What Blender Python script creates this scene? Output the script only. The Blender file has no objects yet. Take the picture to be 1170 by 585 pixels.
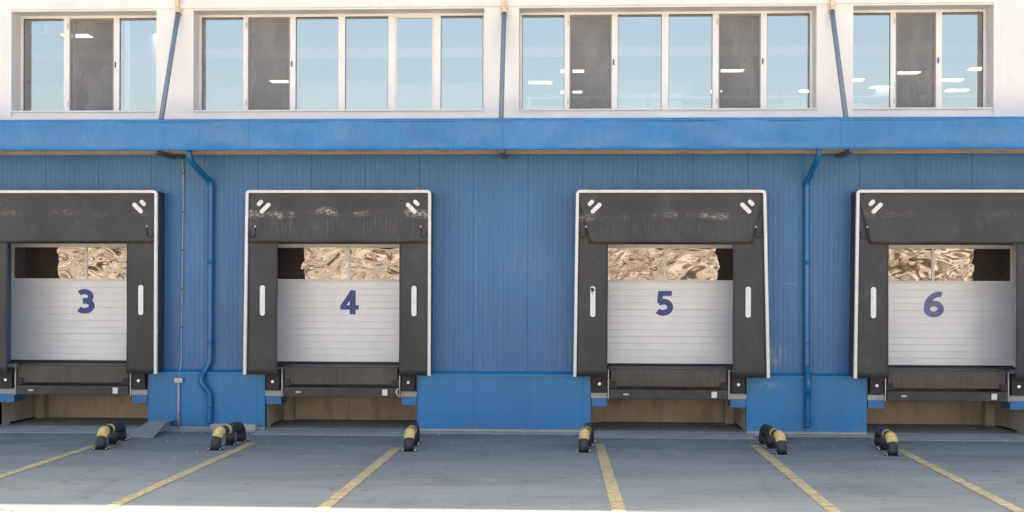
import bpy, bmesh, math, random
from mathutils import Vector, Matrix, Euler, noise
R = math.radians
random.seed(7)
S = bpy.context.scene
COL = S.collection
try: FAST = False
except Exception: pass

# ------------------------------------------------------------------ camera
W, H, F = 1170.0, 585.0, 1300.0          # photo frame and focal length in its own pixels
YAW, ROLL, CAMH, DIST, HOR = 0.043, -0.0033, 2.43, 20.0, 335.0
cd = bpy.data.cameras.new('camera'); cam = bpy.data.objects.new('camera', cd); COL.objects.link(cam)
cd.sensor_width = 36; cd.lens = 36*F/W; cd.shift_y = (HOR-H/2)/W
cd.clip_start = 0.1; cd.clip_end = 2000
cam.location = (0, -DIST, CAMH)
cam.rotation_euler = (Matrix.Rotation(YAW, 3, 'Z') @ Matrix.Rotation(R(90), 3, 'X') @ Matrix.Rotation(-ROLL, 3, 'Z')).to_euler()
S.camera = cam
_M = cam.rotation_euler.to_matrix()
def _ray(px, py):
    return _M @ Vector(((px-W/2)/F, -(py-H/2)/F + cd.shift_y*W/F, -1))
def AT(px, py, y=0.0):                    # measured point of the photo on the upright plane y
    d = _ray(px, py); t = (y+DIST)/d.y
    return (d.x*t, CAMH+d.z*t)
def X(px, y=0.0, py=300): return AT(px, py, y)[0]
def Z(py, y=0.0, px=585): return AT(px, py, y)[1]
def G(px, py, z=0.0):                     # the same on the ground
    d = _ray(px, py); t = (z-CAMH)/d.z
    return (d.x*t, -DIST+d.y*t)

# ------------------------------------------------------------------ render settings, world
S.view_settings.view_transform = 'Standard'; S.view_settings.look = 'None'
S.view_settings.gamma = 1; S.view_settings.use_curve_mapping = False
S.view_settings.exposure = 1.78
S.view_settings.use_white_balance = True; S.view_settings.white_balance_temperature = 7300; S.view_settings.white_balance_tint = 5
try:
    S.cycles.use_denoising = True
    S.cycles.max_bounces = 7; S.cycles.diffuse_bounces = 4; S.cycles.glossy_bounces = 4
    S.cycles.transparent_max_bounces = 12; S.cycles.caustics_reflective = False; S.cycles.caustics_refractive = False
    S.cycles.sample_clamp_indirect = 6
except Exception: pass
SUN_EL = 50
wd = bpy.data.worlds.new('World'); S.world = wd; wd.use_nodes = True
nt = wd.node_tree; nt.nodes.clear()
sk = nt.nodes.new('ShaderNodeTexSky'); sk.sky_type = 'NISHITA'; sk.sun_disc = False
sk.sun_elevation = R(SUN_EL); sk.sun_rotation = 0; sk.air_density = 1.0; sk.dust_density = 4.5; sk.ozone_density = 0.6
bg = nt.nodes.new('ShaderNodeBackground'); bg.inputs[1].default_value = 0.15
wo = nt.nodes.new('ShaderNodeOutputWorld')
nt.links.new(sk.outputs[0], bg.inputs[0]); nt.links.new(bg.outputs[0], wo.inputs[0])
sd = bpy.data.lights.new('sun', 'SUN'); sd.energy = 3.6; sd.angle = R(0.53); sd.color = (1.0, 0.94, 0.85)
so = bpy.data.objects.new('sun', sd); COL.objects.link(so); so.location = (0, 30, 40); so.rotation_euler = (-R(90-SUN_EL), 0, 0)

# ------------------------------------------------------------------ materials
class NT:
    def __init__(s, name):
        s.m = bpy.data.materials.new(name); s.m.use_nodes = True; s.t = s.m.node_tree; s.t.nodes.clear()
        s.out = s.n('ShaderNodeOutputMaterial'); s.b = s.n('ShaderNodeBsdfPrincipled'); s.l(s.b.outputs[0], s.out.inputs[0])
        s.tc = s.n('ShaderNodeNewGeometry')
    def n(s, k, **kw):
        o = s.t.nodes.new(k)
        for a, v in kw.items(): setattr(o, a, v)
        return o
    def l(s, a, b): s.t.links.new(a, b)
    def pos(s, sc=(1, 1, 1), off=(0, 0, 0)):
        m = s.n('ShaderNodeMapping'); m.inputs['Scale'].default_value = sc; m.inputs['Location'].default_value = off
        s.l(s.tc.outputs['Position'], m.inputs[0]); return m.outputs[0]
    def noise(s, sc, scale=(1, 1, 1), det=4, rough=.55, off=(0, 0, 0), dist=0):
        o = s.n('ShaderNodeTexNoise'); o.inputs['Scale'].default_value = sc; o.inputs['Detail'].default_value = det
        o.inputs['Roughness'].default_value = rough; o.inputs['Distortion'].default_value = dist
        s.l(s.pos(scale, off), o.inputs['Vector']); return o.outputs['Fac']
    def ramp(s, v, stops):
        o = s.n('ShaderNodeValToRGB'); e = o.color_ramp.elements
        while len(e) < len(stops): e.new(0.5)
        for i, (p, c) in enumerate(stops):
            e[i].position = p; e[i].color = (c, c, c, 1) if isinstance(c, (int, float)) else (*c, 1)
        s.l(v, o.inputs[0]); return o.outputs[0]
    def mix(s, f, a, b, mode='MIX'):
        o = s.n('ShaderNodeMix', data_type='RGBA', blend_type=mode)
        for v, i in ((f, 0), (a, 6), (b, 7)):
            if isinstance(v, (int, float)): o.inputs[i].default_value = v if i == 0 else (v, v, v, 1)
            elif isinstance(v, tuple): o.inputs[i].default_value = (*v, 1)
            else: s.l(v, o.inputs[i])
        return o.outputs[2]
    def math(s, op, a, b=0.0, c=None, clamp=False):
        o = s.n('ShaderNodeMath', operation=op, use_clamp=clamp)
        for i, v in enumerate((a, b, c)):
            if v is None: continue
            if isinstance(v, (int, float)): o.inputs[i].default_value = v
            else: s.l(v, o.inputs[i])
        return o.outputs[0]
    def xyz(s):
        o = s.n('ShaderNodeSeparateXYZ'); s.l(s.tc.outputs['Position'], o.inputs[0]); return o.outputs
    def band(s, v, a, b, soft):           # 1 between a and b
        lo = s.math('MULTIPLY', s.math('SUBTRACT', v, a), 1/soft, clamp=True)
        hi = s.math('MULTIPLY', s.math('SUBTRACT', b, v), 1/soft, clamp=True)
        return s.math('MULTIPLY', lo, hi)
    def bump(s, v, d=0.01, st=1.0):
        o = s.n('ShaderNodeBump'); o.inputs['Distance'].default_value = d; o.inputs['Strength'].default_value = st
        s.l(v, o.inputs['Height']); s.l(o.outputs[0], s.b.inputs['Normal']); return o.outputs[0]
    def set(s, col=None, rough=None, metal=None, spec=None):
        for k, v in (('Base Color', col), ('Roughness', rough), ('Metallic', metal), ('Specular IOR Level', spec)):
            if v is None: continue
            if isinstance(v, tuple): s.b.inputs[k].default_value = (*v, 1)
            elif isinstance(v, (int, float)): s.b.inputs[k].default_value = v
            else: s.l(v, s.b.inputs[k])
        return s.m

def simple(name, col, rough=.5, metal=0, var=.12, sc=6, bump=0.0, scale=(1, 1, 1)):
    t = NT(name); n = t.noise(sc, scale, 5)
    lo = tuple(c*(1-var) for c in col); hi = tuple(min(1, c*(1+var)) for c in col)
    c = t.ramp(n, [(.3, lo), (.7, hi)])
    if bump: t.bump(n, bump)
    return t.set(c, rough, metal)

def m_blue(name, col, grime=.35, dent=0.004, rough=.38):
    t = NT(name)
    n1 = t.noise(1.1, (1, 1, .35), 5); n2 = t.noise(9, (1, 1, .12), 5, .6); n3 = t.noise(40, (1, 1, .5), 3)
    c = t.ramp(n1, [(.3, tuple(v*.86 for v in col)), (.7, tuple(v*1.12 for v in col))])
    c = t.mix(t.math('MULTIPLY', t.ramp(n2, [(.5, 0), (.78, 1)]), grime), c, (.16, .2, .24))
    c = t.mix(t.math('MULTIPLY', t.ramp(n3, [(.66, 0), (.72, 1)]), .25), c, (.07, .1, .14))
    # dirt splashed up from the yard on the lowest few centimetres, pale scuffs, a dent's crease painted as a streak
    z = t.xyz()[2]
    low = t.math('MULTIPLY', t.band(z, -1, .22, .18), t.ramp(t.noise(7, (1, 1, 1), 5), [(.42, 0), (.7, .5)]))
    c = t.mix(low, c, (.2, .2, .19))
    px_ = t.xyz()[0]
    for (sx_, sz_), (rx_, rz_) in ((AT(886, 405), (.22, .28)), (AT(878, 440), (.30, .07)), (AT(600, 300), (.5, .5)), (AT(904, 324), (.16, .02))):
        du = t.math('DIVIDE', t.math('SUBTRACT', px_, sx_), rx_); dv = t.math('DIVIDE', t.math('SUBTRACT', z, sz_), rz_)
        e2 = t.math('SUBTRACT', 1, t.math('ADD', t.math('MULTIPLY', du, du), t.math('MULTIPLY', dv, dv)), clamp=True)
        c = t.mix(t.math('MULTIPLY', t.math('MULTIPLY', e2, .55 if sx_ > 2 else .12), t.ramp(t.noise(10, (1, 1, .5), 5, .65), [(.42, 0), (.6, 1)])), c, (.30, .36, .45))
    r = t.ramp(n2, [(.3, rough-.08), (.8, rough+.18)])
    t.bump(t.noise(1.6, (1, 1, .6), 3), dent)
    return t.set(c, r)

M = {}
M['clad'] = m_blue('blue_cladding_paint', (.022, .140, .325), .24)
M['plinth'] = m_blue('blue_plinth_paint', (.0, .175, .41), .16)
M['fascia'] = m_blue('blue_fascia_paint', (.018, .165, .40), .12, .04, .26)
M['pipe'] = m_blue('blue_pipe_paint', (.004, .12, .32), .1, .002, .28)
def m_plaster():
    t = NT('white_render'); n = t.noise(1.2, (1, 1, 1), 6); n2 = t.noise(60, (1, 1, 1), 3); n3 = t.noise(5, (1, 1, .15), 5)
    c = t.ramp(n, [(.3, (.70, .67, .64)), (.7, (.79, .765, .74))])
    c = t.mix(t.math('MULTIPLY', t.ramp(n3, [(.55, 0), (.8, 1)]), .12), c, (.5, .44, .38))
    t.bump(n2, .0015); return t.set(c, .75)
M['plaster'] = m_plaster()
M['winframe'] = simple('white_aluminium', (.74, .72, .70), .35, 0, .04)
M['gasket'] = simple('dark_gasket', (.06, .065, .07), .6)
M['sash_grey'] = simple('grey_sash_aluminium', (.20, .19, .18), .4, 0, .06)
M['rod'] = simple('grey_blue_steel_paint', (.15, .20, .26), .45, 0, .12, 12)
M['rust'] = simple('rusty_bracket', (.66, .52, .38), .8, 0, .35, 25)
M['soffit'] = simple('beige_soffit_sheet', (.40, .31, .24), .6, 0, .2, 3, 0, (1, 6, 1))
M['beam'] = simple('dark_steel_beam', (.10, .12, .15), .5)
M['room'] = simple('office_wall_paint', (.80, .80, .80), .9, 0, .04)
M['room_dark'] = simple('added_column_paint', (.32, .36, .40), .9, 0, .05)
M['dark_in'] = simple('dark_warehouse_interior', (.10, .08, .065), .9, 0, .3, 1.5)
M['carpet'] = simple('office_carpet', (.34, .35, .37), .95)

def m_curtain(seed, scuff, zc=3.72):
    t = NT('black_rubber_curtain_%s' % 'abcd'[seed]); p = t.xyz()
    n = t.noise(1.8, (1, 1, .6), 6, .6, (seed*7.3, 0, seed*3.1)); n2 = t.noise(14, (1, 1, 2.2), 6, .7, (seed*5, 0, 0))
    n3 = t.noise(30, (1, 1, .08), 4, .6, (seed*4, 0, 0))
    c = t.ramp(n, [(.3, (.032, .033, .035)), (.75, (.056, .057, .058))])
    wob = t.math('ADD', p[2], t.math('MULTIPLY', t.math('SUBTRACT', t.noise(1.3, (1, 1, 1), 3, .5, (seed*9, 0, 0)), .5), .22))
    b = t.band(wob, zc, zc+.16, .07)
    f = t.math('MULTIPLY', t.math('MULTIPLY', b, t.math('MULTIPLY', t.ramp(n2, [(.45, 0), (.62, 1)]), t.ramp(t.noise(1.9, (1, 1, .3), 2, .5, (seed*11, 1, 0)), [(.46, .05), (.58, 1)]))), scuff, clamp=True)
    c = t.mix(f, c, (.42, .40, .36))
    g = t.math('MULTIPLY', t.math('MULTIPLY', t.band(wob, zc-.42, zc+.1, .2), t.ramp(n3, [(.5, 0), (.75, 1)])), .22*scuff)
    c = t.mix(g, c, (.26, .25, .24))
    d = t.math('MULTIPLY', t.ramp(t.noise(3.2, (1, 1, .7), 6, .65, (seed*2, 3, 1)), [(.58, 0), (.8, 1)]), .22)
    c = t.mix(d, c, (.22, .21, .20))
    t.bump(t.noise(2.0, (1, 1, .45), 4, .5, (seed*3, 0, 0)), .04)
    return t.set(c, .55, 0, .4)
CUR = [m_curtain(0, .25), m_curtain(1, 1.3, 3.74), m_curtain(2, .75, 3.68), m_curtain(3, .18)]
M['side_sheet'] = simple('black_side_sheet', (.035, .035, .037), .5, 0, .3, 4, .02)
M['trim'] = simple('white_edge_trim', (.74, .72, .70), .5, 0, .08, 10)
M['mark'] = simple('white_guide_mark', (.74, .74, .72), .5, 0, .10, 18)
M['hook'] = simple('black_cord', (.02, .02, .02), .6)

def m_door():
    t = NT('silver_door_panel'); n = t.noise(2, (1, 1, 1), 5); n2 = t.noise(22, (.5, 1, 3), 5, .65)
    c = t.ramp(n, [(.3, (.66, .68, .715)), (.7, (.74, .755, .785))])
    c = t.mix(t.math('MULTIPLY', t.ramp(n2, [(.6, 0), (.8, 1)]), .22), c, (.30, .29, .28))
    t.bump(t.noise(160, (1, 1, 1), 2), .0006)
    return t.set(c, .42, .15)
M['door'] = m_door()
M['number'] = simple('blue_number_paint', (.030, .065, .25), .5, 0, .15, 20)
M['number_faded'] = simple('faded_blue_number_paint', (.13, .15, .33), .5, 0, .45, 14, 0, (1, 1, 4))
M['steel'] = simple('galvanised_steel', (.42, .43, .44), .45, .5, .15, 10)
M['cable'] = simple('grey_plastic_conduit', (.34, .35, .36), .5, 0, .1)
M['bolt'] = simple('bright_bolt_head', (.8, .8, .78), .35, .3, .05)

def m_lip():
    t = NT('worn_tread_plate')
    br = t.n('ShaderNodeTexBrick'); br.inputs['Scale'].default_value = 1; br.inputs['Brick Width'].default_value = .05; br.inputs['Row Height'].default_value = .028
    br.inputs['Mortar Size'].default_value = .011; br.inputs['Mortar Smooth'].default_value = .5
    cx = t.n('ShaderNodeCombineXYZ'); p = t.xyz(); t.l(p[0], cx.inputs[0]); t.l(p[2], cx.inputs[1]); t.l(cx.outputs[0], br.inputs['Vector'])
    n2 = t.noise(34, (1, 1, .08), 5, .65); n = t.noise(1.7, (1, 1, 1), 6, .6)
    c = t.ramp(n, [(.3, (.034, .031, .029)), (.7, (.075, .067, .058))])
    c = t.mix(t.math('MULTIPLY', t.ramp(n2, [(.5, 0), (.75, 1)]), .5), c, (.19, .165, .14))
    c = t.mix(t.math('MULTIPLY', br.outputs['Fac'], .45), t.mix(.18, c, (.3, .27, .24)), c)
    t.bump(t.math('SUBTRACT', 1, br.outputs['Fac']), .004)
    return t.set(c, .5, .3)
M['lip'] = m_lip()
M['bar'] = simple('black_steel_bar', (.040, .041, .044), .5, .2, .35, 9)
M['rubber'] = simple('black_bumper_rubber', (.022, .022, .022), .65, 0, .4, 14, .01)
M['cable_black'] = M['hook']

def m_conc(name, col, stain=(.16, .13, .10), amt=.5, bump=.006):
    t = NT(name); n = t.noise(1.6, (1, 1, 1), 7, .6); n2 = t.noise(5, (1, 1, .25), 6, .65); n3 = t.noise(70, (1, 1, 1), 3)
    c = t.ramp(n, [(.28, tuple(v*.78 for v in col)), (.72, tuple(v*1.15 for v in col))])
    c = t.mix(t.math('MULTIPLY', t.ramp(n2, [(.5, 0), (.75, 1)]), amt), c, stain)
    c = t.mix(t.math('MULTIPLY', n3, .15), c, tuple(v*.6 for v in col))
    t.bump(t.mix(.5, n2, n3), bump); return t.set(c, .85)
M['pit_wall'] = m_conc('stained_pit_concrete', (.43, .385, .32), (.17, .14, .11), .7)
M['pit_floor'] = m_conc('dusty_pit_floor', (.36, .34, .31), (.10, .085, .075), .5)
M['apron'] = m_conc('concrete_apron', (.34, .34, .33), (.13, .13, .13), .4)
M['pale_conc'] = m_conc('pale_concrete', (.40, .38, .35), (.2, .18, .16), .3)
M['blue_block'] = m_blue('blue_block_paint', (.006, .14, .36), .25, .004)

def m_ground():
    t = NT('yard_surface'); p = t.xyz()
    n1 = t.noise(.55, (.35, 1, 1), 6, .6); n2 = t.noise(2.6, (.14, 1, 1), 7, .7, dist=.4); n3 = t.noise(1.1, (.25, 1, 1), 7, .7, (4, 2, 0), .8)
    n4 = t.noise(130, (1, 1, 1), 3, .7); n5 = t.noise(.35, (1, 1, 1), 4)
    c = t.ramp(n1, [(.28, (.145, .166, .170)), (.72, (.220, .244, .246))])
    c = t.mix(t.math('MULTIPLY', t.ramp(n2, [(.46, 0), (.7, 1)]), .42), c, (.285, .298, .298))
    c = t.mix(t.math('MULTIPLY', t.ramp(n3, [(.50, 0), (.68, 1)]), .42), c, (.085, .09, .096))
    n6 = t.noise(7, (.10, 1, 1), 5, .7, (9, 5, 0), .3)
    c = t.mix(t.math('MULTIPLY', t.ramp(n6, [(.52, 0), (.62, 1)]), .22), c, (.32, .33, .33))
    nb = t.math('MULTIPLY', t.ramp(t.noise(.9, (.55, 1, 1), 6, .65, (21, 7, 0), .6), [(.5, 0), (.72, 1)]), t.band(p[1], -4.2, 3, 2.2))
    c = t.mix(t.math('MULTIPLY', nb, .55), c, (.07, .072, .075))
    tr = t.math('MULTIPLY', t.ramp(t.noise(3.2, (1, .07, 1), 4, .6, (5, 1, 0)), [(.55, 0), (.66, 1)]), t.ramp(t.noise(.5, (1, 1, 1), 2), [(.45, 0), (.6, 1)]))
    c = t.mix(t.math('MULTIPLY', tr, .28), c, (.08, .082, .086))
    dr_ = t.ramp(t.noise(4.5, (1, 1, 1), 2, .4, (31, 2, 0)), [(.70, 0), (.74, 1)])
    c = t.mix(t.math('MULTIPLY', dr_, .5), c, (.06, .06, .062))
    ch = t.ramp(t.noise(24, (1, 1, 1), 2, .4, (3, 12, 0)), [(.72, 0), (.76, 1)])
    c = t.mix(t.math('MULTIPLY', ch, .5), c, (.40, .40, .39))
    # small tar cracks lying across the yard
    w = t.math('ABSOLUTE', t.math('SUBTRACT', t.noise(.9, (.3, 1, 1), 6, .6, (11, 3, 0)), .5))
    crack = t.math('MULTIPLY', t.ramp(w, [(0, 1), (.006, 0)]), t.ramp(t.noise(.8, (1, 1, 1), 2, .5, (3, 8, 0)), [(.55, 0), (.62, 1)]))
    c = t.mix(t.math('MULTIPLY', crack, .8), c, (.035, .035, .037))
    c = t.mix(t.math('MULTIPLY', t.ramp(n4, [(.35, 0), (.75, 1)]), .25), c, (.09, .095, .1))
    # darker mottled band along the foot of the building
    foot_band = t.math('MULTIPLY', t.band(p[1], -1.5, 3, .9), t.ramp(t.noise(1.3, (.3, 1, 1), 5), [(.32, .1), (.65, .8)]))
    c = t.mix(t.math('MULTIPLY', foot_band, .55), c, (.085, .09, .095))
    # rust-brown spill near the left line
    gx, gy = G(12, 556)
    dx = t.math('DIVIDE', t.math('SUBTRACT', p[0], gx), .32); dy = t.math('DIVIDE', t.math('SUBTRACT', p[1], gy), .10)
    r2 = t.math('ADD', t.math('MULTIPLY', dx, dx), t.math('MULTIPLY', dy, dy))
    sp = t.math('MULTIPLY', t.math('SUBTRACT', 1.3, r2, clamp=True), t.ramp(t.noise(9, (.5, 1, 1), 4), [(.35, 0), (.6, .8)]))
    c = t.mix(sp, c, (.30, .16, .09))
    # beyond the shaded strip the unseen yard is coloured pale and warm to bounce light
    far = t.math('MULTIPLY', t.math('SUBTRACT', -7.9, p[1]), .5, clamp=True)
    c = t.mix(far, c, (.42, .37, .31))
    t.bump(t.mix(.5, n4, n2), .004)
    return t.set(c, t.ramp(n2, [(.3, .62), (.7, .85)]), 0, .35)
M['ground'] = m_ground()
def m_line():
    t = NT('worn_yellow_paint'); n = t.noise(16, (1, .6, 1), 7, .75); n2 = t.noise(2.2, (1, .7, 1), 4); n3 = t.noise(6, (.2, 1.6, 1), 5, .7)
    f = t.math('ADD', t.math('MULTIPLY', n, .5), t.math('MULTIPLY', n3, .5))
    c = t.ramp(n2, [(.3, (.42, .31, .13)), (.7, (.50, .40, .20))])
    c = t.mix(t.ramp(f, [(.46, 0), (.57, .85)]), c, (.17, .17, .16))
    return t.set(c, .8)
M['line'] = m_line()
M['guide_black'] = simple('black_guide_paint', (.024, .026, .030), .45, 0, .5, 20, .006)
M['guide_yellow'] = simple('scuffed_yellow_paint', (.62, .44, .17), .5, 0, .25, 16, .004)
M['ramp'] = simple('grey_ramp_steel', (.27, .285, .295), .55, .2, .15, 5)
M['sticker'] = simple('white_label_plate', (.72, .70, .66), .5, 0, .08, 20)

def m_glass(name, fac, tint, bumpd=0.0, bs=2.0, rough=.0, scale=(1, 1, 1), dust=0.0):
    t = NT(name); t.t.nodes.remove(t.b)
    g = t.n('ShaderNodeBsdfGlossy'); g.inputs['Roughness'].default_value = rough; g.inputs['Color'].default_value = (1, .96, .92, 1)
    tr = t.n('ShaderNodeBsdfTransparent'); tr.inputs[0].default_value = (*tint, 1)
    lw = t.n('ShaderNodeLayerWeight'); lw.inputs[0].default_value = .2
    f = t.math('ADD', t.math('MULTIPLY', lw.outputs['Fresnel'], 1-fac), fac, clamp=True)
    if bumpd:
        h = t.noise(bs, scale, 1.2, .5, dist=1.0); b = t.n('ShaderNodeBump'); b.inputs['Distance'].default_value = bumpd; b.inputs['Strength'].default_value = 1
        t.l(h, b.inputs['Height']); t.l(b.outputs[0], g.inputs['Normal'])
    mx = t.n('ShaderNodeMixShader'); t.l(f, mx.inputs[0]); t.l(tr.outputs[0], mx.inputs[1]); t.l(g.outputs[0], mx.inputs[2]); t.l(mx.outputs[0], t.out.inputs[0])
    if dust:
        d = t.n('ShaderNodeBsdfDiffuse'); d.inputs[0].default_value = (.42, .36, .30, 1); m2 = t.n('ShaderNodeMixShader'); m2.inputs[0].default_value = dust
        t.l(mx.outputs[0], m2.inputs[1]); t.l(d.outputs[0], m2.inputs[2]); t.l(m2.outputs[0], t.out.inputs[0])
    return t.m
M['glass'] = m_glass('office_window_glass', .27, (.92, .95, .97), .0015, .6)
M['acrylic'] = m_glass('wavy_acrylic_pane', .15, (.55, .50, .45), .012, 1.7, 0, (1, 1, 1.5), .12)
def m_screen():
    t = NT('insect_screen'); t.t.nodes.remove(t.b)
    d = t.n('ShaderNodeBsdfDiffuse'); tr = t.n('ShaderNodeBsdfTransparent')
    n = t.noise(3, (1, 1, .35), 3, .5, dist=.5)
    t.l(t.ramp(n, [(.3, (.23, .23, .235)), (.7, (.32, .32, .325))]), d.inputs[0])
    mx = t.n('ShaderNodeMixShader'); mx.inputs[0].default_value = .54; t.l(tr.outputs[0], mx.inputs[1]); t.l(d.outputs[0], mx.inputs[2]); t.l(mx.outputs[0], t.out.inputs[0])
    return t.m
M['screen'] = m_screen()
def m_emit(name, col, st):
    t = NT(name); t.set(col, .5); t.b.inputs['Emission Color'].default_value = (*col, 1); t.b.inputs['Emission Strength'].default_value = st; return t.m
M['lamp'] = m_emit('lit_ceiling_panel', (1, .94, .84), 2.6)
M['paper'] = simple('white_plastic', (.8, .8, .8), .6, 0, .03)
M['board_blue'] = simple('blue_board', (.02, .16, .42), .5)
def m_bank():  # contrasty warm pattern made to be mirrored in the door panes
    t = NT('reflection_bank_pattern'); n = t.noise(.5, (.7, 1, 1.8), 3, .5, dist=.8); v = t.n('ShaderNodeTexVoronoi'); v.inputs['Scale'].default_value = .55
    t.l(t.pos((1, 1, 2)), v.inputs['Vector'])
    c = t.ramp(n, [(.38, (.05, .03, .02)), (.45, (.24, .14, .09)), (.51, (.55, .38, .28)), (.56, (.92, .85, .80))])
    c = t.mix(.45, c, t.ramp(v.outputs['Color'], [(.35, (.08, .06, .05)), (.65, (.80, .70, .62))])); return t.set(c, .95)
M['bank'] = m_bank()

# ------------------------------------------------------------------ mesh helpers
class MB:
    def __init__(s): s.bm = bmesh.new()
    def box(s, x0, x1, y0, y1, z0, z1, bev=0.0, seg=2):
        tmp = bmesh.new(); bmesh.ops.create_cube(tmp, size=1)
        for v in tmp.verts:
            v.co = Vector(((x0+x1)/2+v.co.x*(x1-x0), (y0+y1)/2+v.co.y*(y1-y0), (z0+z1)/2+v.co.z*(z1-z0)))
        if bev: bmesh.ops.bevel(tmp, geom=tmp.edges[:], offset=bev, segments=seg, profile=.6, affect='EDGES')
        s.merge(tmp); return s
    def merge(s, tmp):
        tmp.normal_update()
        idx = {}
        for v in tmp.verts: idx[v] = s.bm.verts.new(v.co)
        for f in tmp.faces:
            nf = s.bm.faces.new([idx[v] for v in f.verts]); nf.smooth = f.smooth
        tmp.free()
    def prism(s, pts, y0, y1, bev=0.0):    # outline in x,z extruded along y
        tmp = bmesh.new()
        a = [tmp.verts.new((x, y0, z)) for x, z in pts]; b = [tmp.verts.new((x, y1, z)) for x, z in pts]
        n = len(pts); tmp.faces.new(a); tmp.faces.new(b[::-1])
        for i in range(n): tmp.faces.new((a[i], b[i], b[(i+1) % n], a[(i+1) % n]))
        bmesh.ops.recalc_face_normals(tmp, faces=tmp.faces[:])
        if bev: bmesh.ops.bevel(tmp, geom=tmp.edges[:], offset=bev, segments=1, affect='EDGES')
        s.merge(tmp); return s
    def prism_x(s, pts, x0, x1):           # outline in y,z extruded along x
        tmp = bmesh.new()
        a = [tmp.verts.new((x0, y, z)) for y, z in pts]; b = [tmp.verts.new((x1, y, z)) for y, z in pts]
        n = len(pts); tmp.faces.new(a); tmp.faces.new(b[::-1])
        for i in range(n): tmp.faces.new((a[i], b[i], b[(i+1) % n], a[(i+1) % n]))
        bmesh.ops.recalc_face_normals(tmp, faces=tmp.faces[:]); s.merge(tmp); return s
    def tube(s, pts, r, n=16, cap=True):
        tmp = bmesh.new(); pts = [Vector(p) for p in pts]; rings = []
        up = None
        for i, p in enumerate(pts):
            t = (pts[min(i+1, len(pts)-1)]-pts[max(i-1, 0)]).normalized()
            if up is None: up = t.orthogonal().normalized()
            up = (up-t*up.dot(t)).normalized(); sd_ = t.cross(up)
            rr = r[i] if isinstance(r, list) else r
            rings.append([tmp.verts.new(p+(up*math.cos(a)+sd_*math.sin(a))*rr) for a in (2*math.pi*k/n for k in range(n))])
        for a, b in zip(rings, rings[1:]):
            for k in range(n):
                f = tmp.faces.new((a[k], a[(k+1) % n], b[(k+1) % n], b[k])); f.smooth = True
        if cap: tmp.faces.new(rings[0][::-1]); tmp.faces.new(rings[-1])
        bmesh.ops.recalc_face_normals(tmp, faces=tmp.faces[:]); s.merge(tmp); return s
    def capsule(s, cx, cz, ln, w, ang, y0, y1, n=10):   # stadium shape on an upright plane
        pts = []
        for e, a0 in ((1, -90), (-1, 90)):
            for k in range(n+1):
                a = R(a0+180*k/n); pts.append((e*(ln-w)/2+math.cos(a)*w/2, math.sin(a)*w/2))
        c, q = math.cos(ang), math.sin(ang)
        return s.prism([(cx+u*c-v*q, cz+u*q+v*c) for u, v in pts], y0, y1)
    def ribbed(s, x0, x1, z0, z1, y, pitch=.96/11, joint=.96, off=0.0, gd=.0035, gw=.010, back=.04):
        k0 = math.ceil((x0-off+gw)/pitch); prof = [(x0, y)]; k = k0
        while off+k*pitch < x1-gw:
            x = off+k*pitch; isj = (k % round(joint/pitch)) == 0
            d, w = (gd*2.2, gw*.75) if isj else (gd, gw)
            prof += [(x-w, y), (x-w*.35, y+d), (x+w*.35, y+d), (x+w, y)]; k += 1
        prof.append((x1, y))
        lo = [s.bm.verts.new((a, b, z0)) for a, b in prof]; hi = [s.bm.verts.new((a, b, z1)) for a, b in prof]
        for i in range(len(prof)-1): s.bm.faces.new((lo[i], lo[i+1], hi[i+1], hi[i]))
        s.box(x0, x1, y+back*.5, y+back, z0, z1); return s
def tag(o, label=None, cat=None, group=None, kind=None):
    for k, v in (('label', label), ('category', cat), ('group', group), ('kind', kind)):
        if v: o[k] = v
    return o
def world_loc(o):
    v = Vector((0, 0, 0))
    while o: v += o.location; o = o.parent
    return v
def obj(name, mb, mat, parent=None, base=None, smooth=False):   # vertices come in world metres
    me = bpy.data.meshes.new(name); o = bpy.data.objects.new(name, me)
    base = Vector(base) if base is not None else (world_loc(parent) if parent else Vector((0, 0, 0)))
    for v in mb.bm.verts: v.co -= base
    mb.bm.to_mesh(me); mb.bm.free(); me.materials.append(mat); COL.objects.link(o)
    if parent: o.parent = parent; o.location = base-world_loc(parent)
    else: o.location = base
    return o
def thing(name, label, cat, loc=(0, 0, 0), group=None):
    o = bpy.data.objects.new(name, None); COL.objects.link(o); o.location = loc; o.empty_display_size = .3
    return tag(o, label, cat, group)

# ------------------------------------------------------------------ measured layout
DX = [X(76, -.4), X(386.3, -.4), X(766, -.4), X(1088.5, -.4)]       # centre of each loading bay
NUM = ['3', '4', '5', '6']
XL, XR = -16.0, 16.0
Z_LEDGE = 1.02; Z_FLOOR = 1.14; Z_CAN0 = 4.84; Z_CAN1 = 5.36; CAN_Y = -.95
PITW = 1.35
ROOF = 7.2*math.tan(R(SUN_EL))                                      # parapet height that throws the yard shadow edge

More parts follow.
